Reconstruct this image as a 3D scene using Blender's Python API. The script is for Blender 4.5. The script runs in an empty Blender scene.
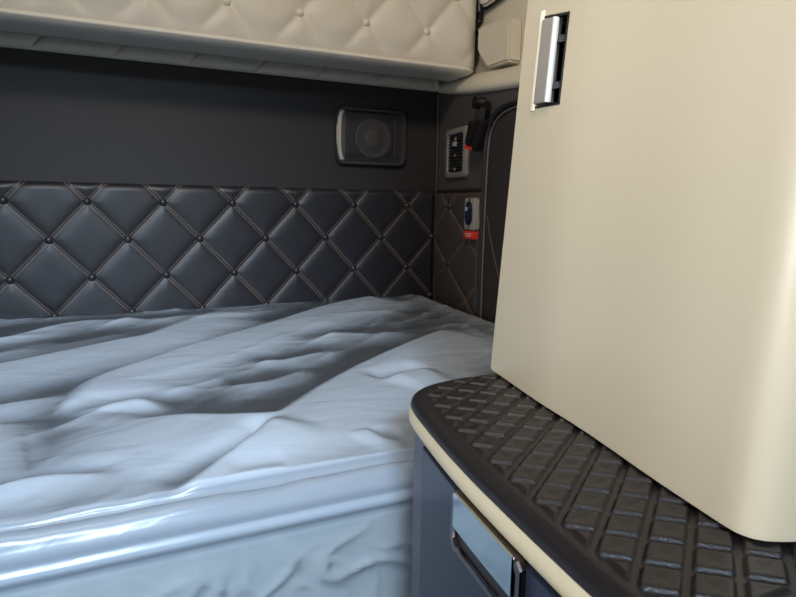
import bpy, bmesh, math, random
import numpy as np
from mathutils import Vector, Matrix, noise

random.seed(7)
rng = np.random.default_rng(5)
SC = bpy.context.scene
COL = SC.collection

# ------------------------------------------------------------------ helpers
def lin(c):
    def f(v):
        v /= 255.0
        return v / 12.92 if v <= 0.04045 else ((v + 0.055) / 1.055) ** 2.4
    return (f(c[0]), f(c[1]), f(c[2]), 1.0)


class NT:
    """small helper to write node trees"""
    def __init__(self, name):
        self.m = bpy.data.materials.new(name)
        self.m.use_nodes = True
        self.t = self.m.node_tree
        self.b = self.t.nodes['Principled BSDF']
        self.out = self.t.nodes['Material Output']

    def n(self, kind, **kw):
        nd = self.t.nodes.new(kind)
        for k, v in kw.items():
            setattr(nd, k, v)
        return nd

    def link(self, a, b):
        self.t.links.new(a, b)

    def math(self, op, a, b=None, c=None):
        nd = self.n('ShaderNodeMath', operation=op)
        for i, v in enumerate((a, b, c)):
            if v is None:
                continue
            if isinstance(v, (int, float)):
                nd.inputs[i].default_value = v
            else:
                self.link(v, nd.inputs[i])
        return nd.outputs[0]

    def mix(self, fac, a, b):
        nd = self.n('ShaderNodeMix', data_type='RGBA')
        if isinstance(fac, (int, float)):
            nd.inputs[0].default_value = fac
        else:
            self.link(fac, nd.inputs[0])
        for i, v in ((6, a), (7, b)):
            if isinstance(v, tuple):
                nd.inputs[i].default_value = v
            else:
                self.link(v, nd.inputs[i])
        return nd.outputs[2]


def mat(name, rgb, rough=0.5, metal=0.0, spec=0.5, grain=0.0, gscale=400.0, mottle=0.0, mscale=9.0, coat=0.0, rvar=0.0):
    """plain procedural surface: colour with faint mottling and a fine grain bump"""
    k = NT(name)
    b = k.b
    c = lin(rgb)
    b.inputs['Roughness'].default_value = rough
    b.inputs['Metallic'].default_value = metal
    b.inputs['Specular IOR Level'].default_value = spec
    b.inputs['Coat Weight'].default_value = coat
    co = k.n('ShaderNodeTexCoord').outputs['Object']
    nz = k.n('ShaderNodeTexNoise')
    nz.inputs['Scale'].default_value = mscale
    nz.inputs['Detail'].default_value = 4
    k.link(co, nz.inputs['Vector'])
    lo = tuple(v * (1 - mottle) for v in c[:3]) + (1,)
    hi = tuple(min(1, v * (1 + mottle)) for v in c[:3]) + (1,)
    k.link(k.mix(nz.outputs['Fac'], lo, hi), b.inputs['Base Color'])
    if rvar:
        k.link(k.math('MULTIPLY_ADD', nz.outputs['Fac'], rvar, rough - rvar / 2), b.inputs['Roughness'])
    if grain:
        g = k.n('ShaderNodeTexNoise')
        g.inputs['Scale'].default_value = gscale
        g.inputs['Detail'].default_value = 3
        k.link(co, g.inputs['Vector'])
        bp = k.n('ShaderNodeBump')
        bp.inputs['Strength'].default_value = grain
        bp.inputs['Distance'].default_value = 0.001
        k.link(g.outputs['Fac'], bp.inputs['Height'])
        k.link(bp.outputs['Normal'], b.inputs['Normal'])
    return k.m


def finish(name, verts, faces, m, parent=None, smooth=True, angle=0.6, mats=None, fmat=None, loc=None):
    """link verts/faces (world coordinates) as ONE mesh object; origin at loc, or at the parent's place"""
    me = bpy.data.meshes.new(name)
    V = np.asarray(verts, dtype=float).reshape(-1, 3)
    off = np.zeros(3)
    if parent is not None:
        off = np.array(parent_world(parent))
    if loc is not None:
        off = np.array(loc)
    me.from_pydata((V - off).tolist(), [], [list(map(int, f)) for f in faces])
    ob = bpy.data.objects.new(name, me)
    COL.objects.link(ob)
    for mm in (mats or [m]):
        me.materials.append(mm)
    if fmat is not None:
        for p, i in zip(me.polygons, fmat):
            p.material_index = i
    bm = bmesh.new()
    bm.from_mesh(me)
    bmesh.ops.recalc_face_normals(bm, faces=bm.faces)
    for f in bm.faces:
        f.smooth = smooth
    for e in bm.edges:
        if len(e.link_faces) == 2 and e.calc_face_angle(0) > angle:
            e.smooth = False
    bm.to_mesh(me)
    bm.free()
    if parent is not None:
        ob.parent = parent
        if loc is not None:
            ob.location = Vector(loc) - Vector(parent_world(parent))
    elif loc is not None:
        ob.location = loc
    return ob


def parent_world(p):
    v = Vector(p.location)
    while p.parent is not None:
        p = p.parent
        v += p.location
    return v


def thing(name, label, cat, loc, group=None):
    o = bpy.data.objects.new(name, None)
    COL.objects.link(o)
    o.location = loc
    o.empty_display_size = 0.05
    o['label'] = label
    o['category'] = cat
    if group:
        o['group'] = group
    return o


def struct(o):
    o['kind'] = 'structure'
    return o


def box_bm(x0, x1, y0, y1, z0, z1, bev=0.0, seg=2):
    bm = bmesh.new()
    bmesh.ops.create_cube(bm, size=1.0)
    for v in bm.verts:
        v.co = Vector(((x0 + x1) / 2 + v.co.x * (x1 - x0), (y0 + y1) / 2 + v.co.y * (y1 - y0), (z0 + z1) / 2 + v.co.z * (z1 - z0)))
    if bev:
        bmesh.ops.bevel(bm, geom=bm.edges[:], offset=bev, segments=seg, affect='EDGES', profile=0.6)
    return bm


def dump(bm, fn=None):
    bm.verts.index_update()
    V = [tuple(fn(v.co) if fn else v.co) for v in bm.verts]
    Fc = [[v.index for v in f.verts] for f in bm.faces]
    bm.free()
    return V, Fc


class MB:
    """collects shapes into one mesh"""
    def __init__(self):
        self.V, self.F, self.M = [], [], []

    def add(self, V, Fc, mi=0):
        o = len(self.V)
        self.V += [tuple(v) for v in V]
        self.F += [[i + o for i in f] for f in Fc]
        self.M += [mi] * len(Fc)
        return self

    def box(self, *a, bev=0.0, seg=2, fn=None, mi=0):
        return self.add(*dump(box_bm(*a, bev=bev, seg=seg), fn), mi=mi)

    def tube(self, pts, r, n=10, fn=None, mi=0):
        return self.add(*tube(pts, r, n, fn), mi=mi)

    def build(self, name, m, parent=None, **kw):
        if isinstance(m, (list, tuple)):
            return finish(name, self.V, self.F, None, parent, mats=list(m), fmat=self.M, **kw)
        return finish(name, self.V, self.F, m, parent, **kw)


def tube(pts, r, n=10, fn=None):
    P = [Vector(p) for p in pts]
    V, Fc = [], []
    ref = Vector((0.13, 0.31, 0.94))
    for i, p in enumerate(P):
        t = (P[min(i + 1, len(P) - 1)] - P[max(i - 1, 0)]).normalized()
        a = t.cross(ref).normalized()
        b = t.cross(a)
        rr = r[i] if isinstance(r, (list, tuple)) else r
        for k in range(n):
            w = 2 * math.pi * k / n
            V.append(p + a * math.cos(w) * rr + b * math.sin(w) * rr)
    for i in range(len(P) - 1):
        for k in range(n):
            Fc.append([i * n + k, i * n + (k + 1) % n, (i + 1) * n + (k + 1) % n, (i + 1) * n + k])
    Fc.append(list(range(n))[::-1])
    Fc.append([(len(P) - 1) * n + k for k in range(n)])
    if fn:
        V = [fn(v) for v in V]
    return [tuple(v) for v in V], Fc


def rrect(w, h, r, n=6):
    """rounded rectangle outline centred on the origin"""
    out = []
    for cx, cy, a0 in ((w / 2 - r, h / 2 - r, 0), (-w / 2 + r, h / 2 - r, 90), (-w / 2 + r, -h / 2 + r, 180), (w / 2 - r, -h / 2 + r, 270)):
        for k in range(n + 1):
            a = math.radians(a0 + 90 * k / n)
            out.append((cx + r * math.cos(a), cy + r * math.sin(a)))
    return out


def loft(loops, cap0=True, cap1=True, closed=True):
    """loops: equal length lists of 3d points"""
    n = len(loops[0])
    V = [p for l in loops for p in l]
    Fc = []
    for i in range(len(loops) - 1):
        for k in range(n if closed else n - 1):
            Fc.append([i * n + k, i * n + (k + 1) % n, (i + 1) * n + (k + 1) % n, (i + 1) * n + k])
    if cap0:
        Fc.append(list(range(n))[::-1])
    if cap1:
        Fc.append([(len(loops) - 1) * n + k for k in range(n)])
    return V, Fc


def lathe(prof, n=20):
    """prof: (radius, height) pairs along +z, closed at both ends on the axis"""
    V, Fc = [], []
    for r, z in prof:
        for k in range(n):
            a = 2 * math.pi * k / n
            V.append((r * math.cos(a), r * math.sin(a), z))
    m = len(prof)
    for i in range(m - 1):
        for k in range(n):
            Fc.append([i * n + k, i * n + (k + 1) % n, (i + 1) * n + (k + 1) % n, (i + 1) * n + k])
    Fc.append([k for k in range(n)][::-1])
    Fc.append([(m - 1) * n + k for k in range(n)])
    return V, Fc


def round_box(x0, x1, y0, y1, z0, z1, nx, ny, nz, r, disp=None):
    """box with gridded faces and rounded edges; disp(p, n) may move a surface point"""
    idx, V, Fc = {}, [], []
    X = np.linspace(x0, x1, nx + 1)
    Y = np.linspace(y0, y1, ny + 1)
    Z = np.linspace(z0, z1, nz + 1)

    def vid(i, j, k):
        key = (i, j, k)
        if key not in idx:
            p = np.array([X[i], Y[j], Z[k]])
            q = np.array([min(max(p[0], x0 + r), x1 - r), min(max(p[1], y0 + r), y1 - r), min(max(p[2], z0 + r), z1 - r)])
            d = p - q
            L = np.linalg.norm(d)
            nn = d / L
            p = q + nn * r
            if disp:
                p = disp(p, nn)
            idx[key] = len(V)
            V.append(tuple(p))
        return idx[key]
    for i in range(nx):
        for j in range(ny):
            for k in (0, nz):
                Fc.append([vid(i, j, k), vid(i + 1, j, k), vid(i + 1, j + 1, k), vid(i, j + 1, k)])
        for k in range(nz):
            for j in (0, ny):
                Fc.append([vid(i, j, k), vid(i + 1, j, k), vid(i + 1, j, k + 1), vid(i, j, k + 1)])
    for j in range(ny):
        for k in range(nz):
            for i in (0, nx):
                Fc.append([vid(i, j, k), vid(i, j + 1, k), vid(i, j + 1, k + 1), vid(i, j, k + 1)])
    return V, Fc


def grid_faces(nu, nv):
    return [[i * nv + j, (i + 1) * nv + j, (i + 1) * nv + j + 1, i * nv + j + 1] for i in range(nu - 1) for j in range(nv - 1)]


def sstep(a, b, x):
    t = np.clip((x - a) / (b - a), 0, 1)
    return t * t * (3 - 2 * t)


# ------------------------------------------------------------------ materials
def quilt_mat(name, rgb, x0, z0, dx, dz, thread, axis='X'):
    """leather-look vinyl with a double row of contrast stitches along a diamond lattice"""
    k = NT(name)
    b = k.b
    co = k.n('ShaderNodeTexCoord').outputs['Object']
    sep = k.n('ShaderNodeSeparateXYZ')
    k.link(co, sep.inputs[0])
    u = k.math('DIVIDE', k.math('SUBTRACT', sep.outputs[axis], x0), dx)
    v = k.math('DIVIDE', k.math('SUBTRACT', sep.outputs['Z'], z0), dz)
    hgt = dx * dz / math.hypot(dx, dz)
    per = math.hypot(dx, dz)
    tot = None
    for sgn in (1, -1):
        s = k.math('MULTIPLY_ADD', v, sgn, u)
        d = k.math('MULTIPLY', k.math('SUBTRACT', s, k.math('ROUND', s)), hgt)
        d2 = k.math('ABSOLUTE', k.math('SUBTRACT', k.math('ABSOLUTE', d), 0.0032))
        on = k.math('LESS_THAN', d2, 0.00085)
        w = k.math('MULTIPLY', k.math('MULTIPLY_ADD', v, -sgn, u), per / 2 / 0.0058)
        dash = k.math('LESS_THAN', k.math('FRACT', w), 0.68)
        on = k.math('MULTIPLY', on, dash)
        tot = on if tot is None else k.math('MAXIMUM', tot, on)
    k.link(k.mix(tot, lin(rgb), lin(thread)), b.inputs['Base Color'])
    k.link(k.math('MULTIPLY_ADD', tot, 0.3, 0.42), b.inputs['Roughness'])
    g = k.n('ShaderNodeTexVoronoi')
    g.inputs['Scale'].default_value = 520
    k.link(co, g.inputs['Vector'])
    h = k.math('MULTIPLY_ADD', tot, 1.5, k.math('MULTIPLY', g.outputs['Distance'], 0.35))
    bp = k.n('ShaderNodeBump')
    bp.inputs['Strength'].default_value = 0.35
    bp.inputs['Distance'].default_value = 0.001
    k.link(h, bp.inputs['Height'])
    k.link(bp.outputs['Normal'], b.inputs['Normal'])
    return k.m


def film_mat():
    """clear-milky polythene: thin, shiny, lets part of what lies under it show"""
    k = NT('polythene_film')
    t = k.t
    co = k.n('ShaderNodeTexCoord').outputs['Object']
    mp = k.n('ShaderNodeMapping')
    mp.inputs['Rotation'].default_value = (0, 0, 0.65)
    mp.inputs['Scale'].default_value = (7, 24, 10)
    k.link(co, mp.inputs['Vector'])
    nz = k.n('ShaderNodeTexNoise')
    nz.inputs['Scale'].default_value = 1.0
    nz.inputs['Detail'].default_value = 5
    nz.inputs['Distortion'].default_value = 0.8
    k.link(mp.outputs[0], nz.inputs['Vector'])
    bp = k.n('ShaderNodeBump')
    bp.inputs['Strength'].default_value = 0.40
    bp.inputs['Distance'].default_value = 0.005
    k.link(nz.outputs['Fac'], bp.inputs['Height'])
    dif = k.n('ShaderNodeBsdfDiffuse')
    dif.inputs['Color'].default_value = (0.55, 0.63, 0.74, 1)
    k.link(bp.outputs['Normal'], dif.inputs['Normal'])
    tra = k.n('ShaderNodeBsdfTransparent')
    tra.inputs['Color'].default_value = (0.95, 0.97, 0.98, 1)
    glo = k.n('ShaderNodeBsdfGlossy')
    glo.inputs['Roughness'].default_value = 0.26
    glo.inputs['Color'].default_value = (0.9, 0.95, 1, 1)
    k.link(bp.outputs['Normal'], glo.inputs['Normal'])
    m1 = k.n('ShaderNodeMixShader')
    # film is clear where it lies low over the ticking, milky where it stands higher
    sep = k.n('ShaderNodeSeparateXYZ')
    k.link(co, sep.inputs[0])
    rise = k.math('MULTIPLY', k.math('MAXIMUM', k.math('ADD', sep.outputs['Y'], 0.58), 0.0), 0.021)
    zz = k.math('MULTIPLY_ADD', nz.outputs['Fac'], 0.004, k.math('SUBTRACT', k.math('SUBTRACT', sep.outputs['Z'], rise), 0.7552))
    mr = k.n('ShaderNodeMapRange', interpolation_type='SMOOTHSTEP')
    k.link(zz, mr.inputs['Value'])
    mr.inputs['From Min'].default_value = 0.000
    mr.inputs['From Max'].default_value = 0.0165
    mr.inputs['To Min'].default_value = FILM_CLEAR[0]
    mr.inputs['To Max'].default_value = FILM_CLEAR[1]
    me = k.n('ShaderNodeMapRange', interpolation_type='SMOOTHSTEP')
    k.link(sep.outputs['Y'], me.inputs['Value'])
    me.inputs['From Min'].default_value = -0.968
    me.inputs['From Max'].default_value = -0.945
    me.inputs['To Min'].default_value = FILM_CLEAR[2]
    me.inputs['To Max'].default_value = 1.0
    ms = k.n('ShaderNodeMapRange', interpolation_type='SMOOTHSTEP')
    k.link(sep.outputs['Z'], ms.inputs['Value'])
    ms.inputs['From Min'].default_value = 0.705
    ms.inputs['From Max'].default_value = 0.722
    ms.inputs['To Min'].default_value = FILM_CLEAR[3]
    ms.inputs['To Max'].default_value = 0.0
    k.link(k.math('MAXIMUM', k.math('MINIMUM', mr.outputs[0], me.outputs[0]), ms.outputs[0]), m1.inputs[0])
    k.link(dif.outputs[0], m1.inputs[1])
    k.link(tra.outputs[0], m1.inputs[2])
    fr = k.n('ShaderNodeFresnel')
    fr.inputs['IOR'].default_value = 1.5
    k.link(bp.outputs['Normal'], fr.inputs['Normal'])
    m2 = k.n('ShaderNodeMixShader')
    k.link(fr.outputs[0], m2.inputs[0])
    k.link(m1.outputs[0], m2.inputs[1])
    k.link(glo.outputs[0], m2.inputs[2])
    k.link(m2.outputs[0], k.out.inputs['Surface'])
    return k.m


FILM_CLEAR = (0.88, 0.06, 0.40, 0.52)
QX0, QZ0, QDX, QDZ = -0.06, 1.015, 0.156, 0.168     # diamond lattice of the rear panel

M = {}
M['wall_vinyl'] = mat('charcoal_vinyl', (36, 33, 36), 0.62, grain=0.25, gscale=600, mottle=0.08)
M['side_vinyl'] = mat('dark_grey_vinyl', (72, 67, 65), 0.6, grain=0.3, gscale=500, mottle=0.06)
M['hatch_vinyl'] = mat('black_brown_vinyl', (50, 43, 43), 0.6, grain=0.3, gscale=500)
M['quilt'] = quilt_mat('charcoal_quilted_vinyl', (34, 33, 39), QX0, QZ0, QDX, QDZ, (134, 114, 98))
M['quilt_side'] = quilt_mat('charcoal_quilted_vinyl_side', (70, 62, 59), 0.105, 1.016, 0.25, 0.154, (140, 108, 90))
M['button'] = mat('charcoal_button_vinyl', (40, 39, 44), 0.38, grain=0.2)
M['bunk'] = mat('warm_grey_vinyl', (214, 207, 196), 0.5, grain=0.35, gscale=420, mottle=0.03)
M['bunk_button'] = mat('grey_button_vinyl', (212, 206, 195), 0.4, grain=0.2)
M['under'] = mat('bunk_underside', (120, 116, 110), 0.7, grain=0.2)
M['beige'] = mat('beige_moulding', (205, 196, 178), 0.5, grain=0.25, gscale=700, mottle=0.03)
M['cab_beige'] = mat('beige_door_laminate', (212, 196, 168), 0.36, grain=0.06, gscale=900, mottle=0.02, mscale=3)
M['band'] = mat('cream_edge_band', (224, 206, 170), 0.42, grain=0.12, gscale=800, mottle=0.02)
M['rubber'] = mat('black_rubber', (36, 31, 32), 0.36, grain=0.25, gscale=900, mottle=0.15, mscale=40)
M['navy'] = mat('navy_laminate', (42, 46, 62), 0.38, grain=0.1, gscale=800, mottle=0.05)
M['navy_frame'] = mat('slate_edge', (86, 88, 102), 0.45, grain=0.1)
M['chrome'] = mat('polished_metal', (205, 212, 220), 0.12, metal=1.0)
M['smoke_chrome'] = mat('smoked_metal', (120, 112, 112), 0.2, metal=1.0)
M['satin'] = mat('satin_silver', (178, 172, 164), 0.4, metal=0.35, grain=0.1, gscale=900)
M['paddle'] = mat('satin_grey_paddle', (176, 168, 158), 0.33, metal=0.3)
M['dark'] = mat('black_plastic', (22, 21, 22), 0.42, grain=0.1)
M['grille'] = mat('charcoal_grille', (52, 51, 54), 0.5, grain=0.1)
M['cone'] = mat('speaker_cone', (60, 58, 60), 0.5)
M['bevel_shine'] = mat('pale_bevel_shine', (190, 186, 180), 0.3, metal=0.2)
M['bezel'] = mat('taupe_bezel', (132, 124, 118), 0.45, grain=0.1)
M['red'] = mat('red_plastic', (214, 58, 40), 0.4)
M['pale'] = mat('pale_print', (230, 200, 190), 0.5)
M['blueblack'] = mat('blue_black_rocker', (26, 34, 62), 0.25)
M['webbing'] = mat('black_webbing', (40, 37, 38), 0.75, grain=0.5, gscale=700)
M['rubber_seal'] = mat('rubber_seal', (38, 35, 37), 0.45)
M['mattress'] = mat('charcoal_ticking', (70, 66, 70), 0.85, grain=0.5, gscale=300, mottle=0.1)
M['mattress_side'] = mat('grey_green_ticking', (206, 208, 194), 0.8, grain=0.4, gscale=300, mottle=0.05)
M['piping'] = mat('pale_piping', (205, 212, 222), 0.6)
M['base'] = mat('grey_bed_base', (92, 92, 96), 0.6, grain=0.2)
M['floor'] = mat('dark_floor_vinyl', (48, 46, 46), 0.6, grain=0.4, gscale=200, mottle=0.2)
M['ceiling'] = mat('headliner', (168, 162, 152), 0.85, grain=0.5, gscale=300)
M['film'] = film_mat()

# ------------------------------------------------------------------ the cab shell (setting)
TH = math.atan(0.12)


def side_pt(s, n, z):
    """point of the lower side wall: s along it from the corner, n out of it towards the bed"""
    return Vector((0.815 - math.sin(TH) * s - math.cos(TH) * n, -math.cos(TH) * s + math.sin(TH) * n, z))


def wall_box(name, m, *a):
    return struct(MB().box(*a).build(name, m, smooth=False))


wall_box('floor', M['floor'], -1.25, 0.95, -3.75, 0.10, -0.05, 0.0)
wall_box('ceiling', M['ceiling'], -1.25, 0.95, -3.75, 0.10, 2.10, 2.15)
wall_box('wall_back', M['wall_vinyl'], -1.25, 0.95, 0.0, 0.08, 0.0, 2.10)

# left wall with a door window towards the front of the cab
wl = MB()
for a in ((-1.25, -1.18, -1.45, 0.0, 0, 2.1), (-1.25, -1.18, -2.55, -1.45, 0, 0.95), (-1.25, -1.18, -2.55, -1.45, 1.62, 2.1), (-1.25, -1.18, -3.75, -2.55, 0, 2.1)):
    wl.box(*a)
struct(wl.build('wall_left', M['side_vinyl'], smooth=False))
wf = MB()
for a in ((-1.18, 0.88, -3.75, -3.68, 0, 1.05), (-1.18, 0.88, -3.75, -3.68, 1.9, 2.1), (-1.18, -1.05, -3.75, -3.68, 1.05, 1.9), (0.75, 0.88, -3.75, -3.68, 1.05, 1.9)):
    wf.box(*a)
struct(wf.build('wall_front', M['side_vinyl'], smooth=False))

# right wall: dark lower part leaning in towards the front, beige upper part set back
low = [(0.815, 0.0), (0.815 - 0.12 * 0.62, -0.62), (0.815 - 0.12 * 0.62, -0.96), (0.83, -1.0), (0.83, -3.68), (0.95, -3.68), (0.95, 0.0)]
wr = MB()
wr.add(*loft([[(x, y, 0.0) for x, y in low], [(x, y, max(1.24, 1.318 + 0.126 * y) if x < 0.84 else 1.24) for x, y in low]]), mi=0)
wr.box(0.84, 0.95, -3.68, 0.0, 1.24, 2.10, mi=1)
struct(wr.build('wall_right', [M['side_vinyl'], M['beige']], smooth=False))

# beige ledge between lower and upper side wall
bot = [(0.0, 1.321), (0.075, 1.306), (0.18, 1.289), (0.284, 1.276), (0.425, 1.262), (0.62, 1.246)]
loops = []
for s, z in bot:
    y = -s
    zt = 1.357 - 0.085 * s
    b0 = side_pt(s, 0.004, z)
    l = [tuple(b0), tuple(side_pt(s, 0.010, z + 0.006)), tuple(side_pt(s, 0.010, z + 0.016))]
    p2 = Vector(l[-1])
    p3 = Vector((0.836, y, zt))
    for k in range(1, 7):
        t = k / 6
        q = p2.lerp(p3, t)
        q.z += 0.012 * math.sin(math.pi * t)
        l.append(tuple(q))
    l += [(0.86, y, zt - 0.004), (0.86, y, z)]
    loops.append(l)
struct(finish('trim_1', *loft(loops), M['beige'], angle=0.9))

# padded beige strip along the rear wall under the upper bunk
ps = thing('padded_strip', 'narrow beige padded strip on the dark wall right under the upper bunk', 'padded strip', (-0.17, 0.0, 1.322))
prof = [(-0.001, 1.322), (-0.014, 1.322), (-0.022, 1.328), (-0.025, 1.340), (-0.025, 1.372), (-0.018, 1.384), (-0.001, 1.386)]
nx = 700
XS = np.linspace(-1.16, 0.800, nx)
loops = []
for x in XS:
    f = ((x - 0.03) / 0.152) % 1.0
    d = min(f, 1 - f) * 0.152
    k = 0.008 * math.exp(-d / 0.005)
    loops.append([(x - (z - 1.35) * 0.7 * 0 + 0, y + (k if y < -0.02 else 0), z) for y, z in prof])
# the seams of the strip lean: shear the loops
loops = [[(x + (z - 1.35) * 0.9 * max(0.0, min(1.0, (0.800 - x) / 0.12, (x + 1.16) / 0.12)), y, z) for x, y, z in l] for l in loops]
finish('padding', *loft(loops), M['bunk'], ps, angle=1.0)

# ------------------------------------------------------------------ quilted panels
def lattice(u, v, dx, dz):
    """distance to the nearest crease, metres"""
    h = dx * dz / math.hypot(dx, dz)
    s, t = u / dx + v / dz, u / dx - v / dz
    return np.minimum(np.abs(s - np.round(s)), np.abs(t - np.round(t))) * h


def node_dist(u, v, dx, dz):
    """distance to the nearest button place"""
    best = None
    for ou, ov in ((0, 0), (0.5, 0.5)):
        a = u / dx - ou
        b = v / dz - ov
        d = np.hypot((a - np.round(a)) * dx, (b - np.round(b)) * dz)
        best = d if best is None else np.minimum(best, d)
    return best


def pillow(u, v, dx, dz, H, wc):
    d = lattice(u, v, dx, dz)
    nd = node_dist(u, v, dx, dz)
    return H * (1 - np.exp(-d / wc)) - 0.35 * H * np.exp(-(nd / 0.016) ** 2)


rp = thing('quilted_wall_panel', 'charcoal diamond-stitched padded panel along the rear wall above the bed', 'wall panel', (0.0, 0.0, 0.60))
nu, nv = 560, 130
U = np.linspace(-1.17, 0.806, nu)
Z = np.linspace(0.60, 1.056, nv)
UU, ZZ = np.meshgrid(U, Z, indexing='ij')
H = 0.006 + pillow(UU - QX0, ZZ - QZ0, QDX, QDZ, 0.0045, 0.010)
edge = np.minimum(np.minimum(UU - U[0], U[-1] - UU), np.minimum(ZZ - Z[0], Z[-1] - ZZ))
H = H * np.sqrt(np.clip(edge / 0.012, 0, 1)) + 0.0005
V = np.stack([UU, -H, ZZ], -1).reshape(-1, 3)
Fc = grid_faces(nu, nv)
o = finish('quilting', V, Fc, M['quilt'], rp, angle=3)
o.location = (0, 0, -0.60)
o.data.transform(Matrix.Translation((0, 0, 0.60)))


def dome(r, h):
    return lathe([(r * 1.02, -0.003), (r, 0.25 * h), (r * 0.86, 0.62 * h), (r * 0.55, 0.9 * h), (r * 0.2, h), (0.0005, h)], 18)


bm_dome_V, bm_dome_F = dome(0.0088, 0.0075)
first = None
for row in range(-3, 1):
    z = QZ0 + row * QDZ / 2
    for i in range(-8, 7):
        x = QX0 + (i + (0.5 if row % 2 else 0)) * QDX
        if not (-1.14 < x < 0.80) or z < 0.74:
            continue
        c = (x, -0.0045, z)
        if first is None:
            R_ = Matrix.Rotation(math.radians(90), 4, 'X')
            first = finish('button', [R_ @ Vector(v) + Vector(c) for v in bm_dome_V], bm_dome_F, M['button'], rp, loc=c, angle=2)
        else:
            b = first.copy()
            b.location = Vector(c) - rp.location
            COL.objects.link(b)
            b.parent = rp

# quilted panel of the side wall, in the side wall's own frame
sp = thing('quilted_side_panel', 'narrow brownish charcoal quilted panel on the side wall below the air vent', 'wall panel', side_pt(0, 0, 0.60))
sp.rotation_euler = (0, 0, 0)
nu, nv = 90, 130
S = np.linspace(0.006, 0.296, nu)
Z = np.linspace(0.60, 1.052, nv)
SS, ZZ = np.meshgrid(S, Z, indexing='ij')
H = 0.005 + pillow(SS - 0.105, ZZ - 1.016, 0.25, 0.154, 0.0055, 0.011)
edge = np.minimum(np.minimum(SS - S[0], S[-1] - SS), np.minimum(ZZ - Z[0], Z[-1] - ZZ))
H = H * np.sqrt(np.clip(edge / 0.012, 0, 1)) + 0.0006
# local axes: x = s, y = -n, z up, rotated so that x runs along the wall
rot = math.atan2(-math.cos(TH), -math.sin(TH))
V = np.stack([SS, -H, ZZ - 0.60 + 0.60], -1).reshape(-1, 3)
me_o = finish('quilting', V, grid_faces(nu, nv), M['quilt_side'], None, angle=3)
me_o.parent = sp
me_o.location = (0, 0, -0.60)
sp.rotation_euler = (0, 0, rot)


def side_button(s, z):
    R_ = Matrix.Rotation(math.radians(90), 4, 'X')
    b = finish('button', [R_ @ Vector(v) for v in bm_dome_V], bm_dome_F, M['button'], None, angle=2)
    b.parent = sp
    b.location = (s, -0.0035, z - 0.60)


for s, z in ((0.105, 1.016), (0.105, 0.862)):
    if 0.02 < s < 0.17:
        side_button(s, z)

# smooth upper side panel is the wall itself; a shallow seam strip separates it
tm = MB()
tm.box(0.004, 0.296, -0.006, 0.002, 1.053, 1.060, bev=0.002)
ob = tm.build('trim_2', M['rubber_seal'])
ob.location = side_pt(0, 0, 0)
ob.rotation_euler = (0, 0, rot)
struct(ob)


def side_fn(v):
    """local (s, n, z) to world"""
    return side_pt(v[0], v[1], v[2])


# corner seam between rear wall and side wall
struct(MB().tube([(0.812, -0.004, 0.60), (0.812, -0.004, 1.315)], 0.0055, 8).build('trim_3', M['rubber_seal']))

# ------------------------------------------------------------------ hatch door with rubber seal in the side wall
dl = [(a + 0.028, b) for a, b in [(0.292, 0.70), (0.292, 1.06), (0.296, 1.15), (0.306, 1.186), (0.330, 1.209), (0.365, 1.219), (0.42, 1.222), (0.505, 1.221), (0.524, 1.212), (0.533, 1.190), (0.534, 1.06), (0.534, 0.70)]]
dr = MB()
dr.add(*loft([[side_pt(s, 0.001, z) for s, z in dl], [side_pt(s, 0.006, z) for s, z in dl]]))
door = dr.build('door_1', M['hatch_vinyl'], angle=0.4)
struct(door)
pts = [(0.283, 0.70), (0.281, 0.9), (0.284, 1.06), (0.288, 1.15), (0.298, 1.193), (0.326, 1.218), (0.365, 1.229), (0.42, 1.232), (0.505, 1.231), (0.530, 1.220), (0.542, 1.195), (0.543, 1.06), (0.543, 0.70)]
pts = [(a + 0.028, b) for a, b in pts]


def smooth_pts(p, n=6):
    P = [Vector(q) for q in p]
    out = []
    for i in range(len(P) - 1):
        a, b, c, d = P[max(i - 1, 0)], P[i], P[i + 1], P[min(i + 2, len(P) - 1)]
        for k in range(n):
            t = k / n
            out.append(0.5 * ((2 * b) + (-a + c) * t + (2 * a - 5 * b + 4 * c - d) * t * t + (-a + 3 * b - 3 * c + d) * t ** 3))
    out.append(P[-1])
    return out


MB().tube([side_pt(p[0], 0.007, p[1]) for p in smooth_pts([(a, b, 0) for a, b in pts])], 0.0075, 10).build('seal', M['rubber_seal'], door)
MB().tube([side_pt(p[0] + 0.014, 0.009, p[1] - 0.012) for p in smooth_pts([(a, b, 0) for a, b in pts if a < 0.54])], 0.0022, 8).build('seal_lip', mat('grey_seal_lip', (96, 88, 86), 0.5), door)
MB().tube([side_pt(0.328, 0.0065, 1.0), side_pt(0.355, 0.0065, 0.94), side_pt(0.40, 0.0065, 0.86)], 0.0012, 6).build('stitch_line', mat('brown_thread', (92, 74, 64), 0.7), door)

# ------------------------------------------------------------------ upper bunk
BX, BZ, BDX, BDZ = 0.372, 1.416, 0.151, 0.172
ub = thing('upper_bunk', 'pale warm-grey button-tufted upper bunk folded above the dark wall', 'bunk', (-0.17, -0.11, 1.327))


def bunk_disp(p, n):
    if n[1] < -0.2 and p[2] > 1.345:
        h = pillow(np.float64(p[0] - BX), np.float64(p[2] - BZ), BDX, BDZ, 0.012, 0.015)
        w = sstep(1.345, 1.395, p[2]) * sstep(0.815, 0.775, p[0])
        bul = 0.010 * sstep(1.33, 1.40, p[2])
        p = p + np.array([0, -(h * w * (-n[1])) + 0.012, 0])
    return p


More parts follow.
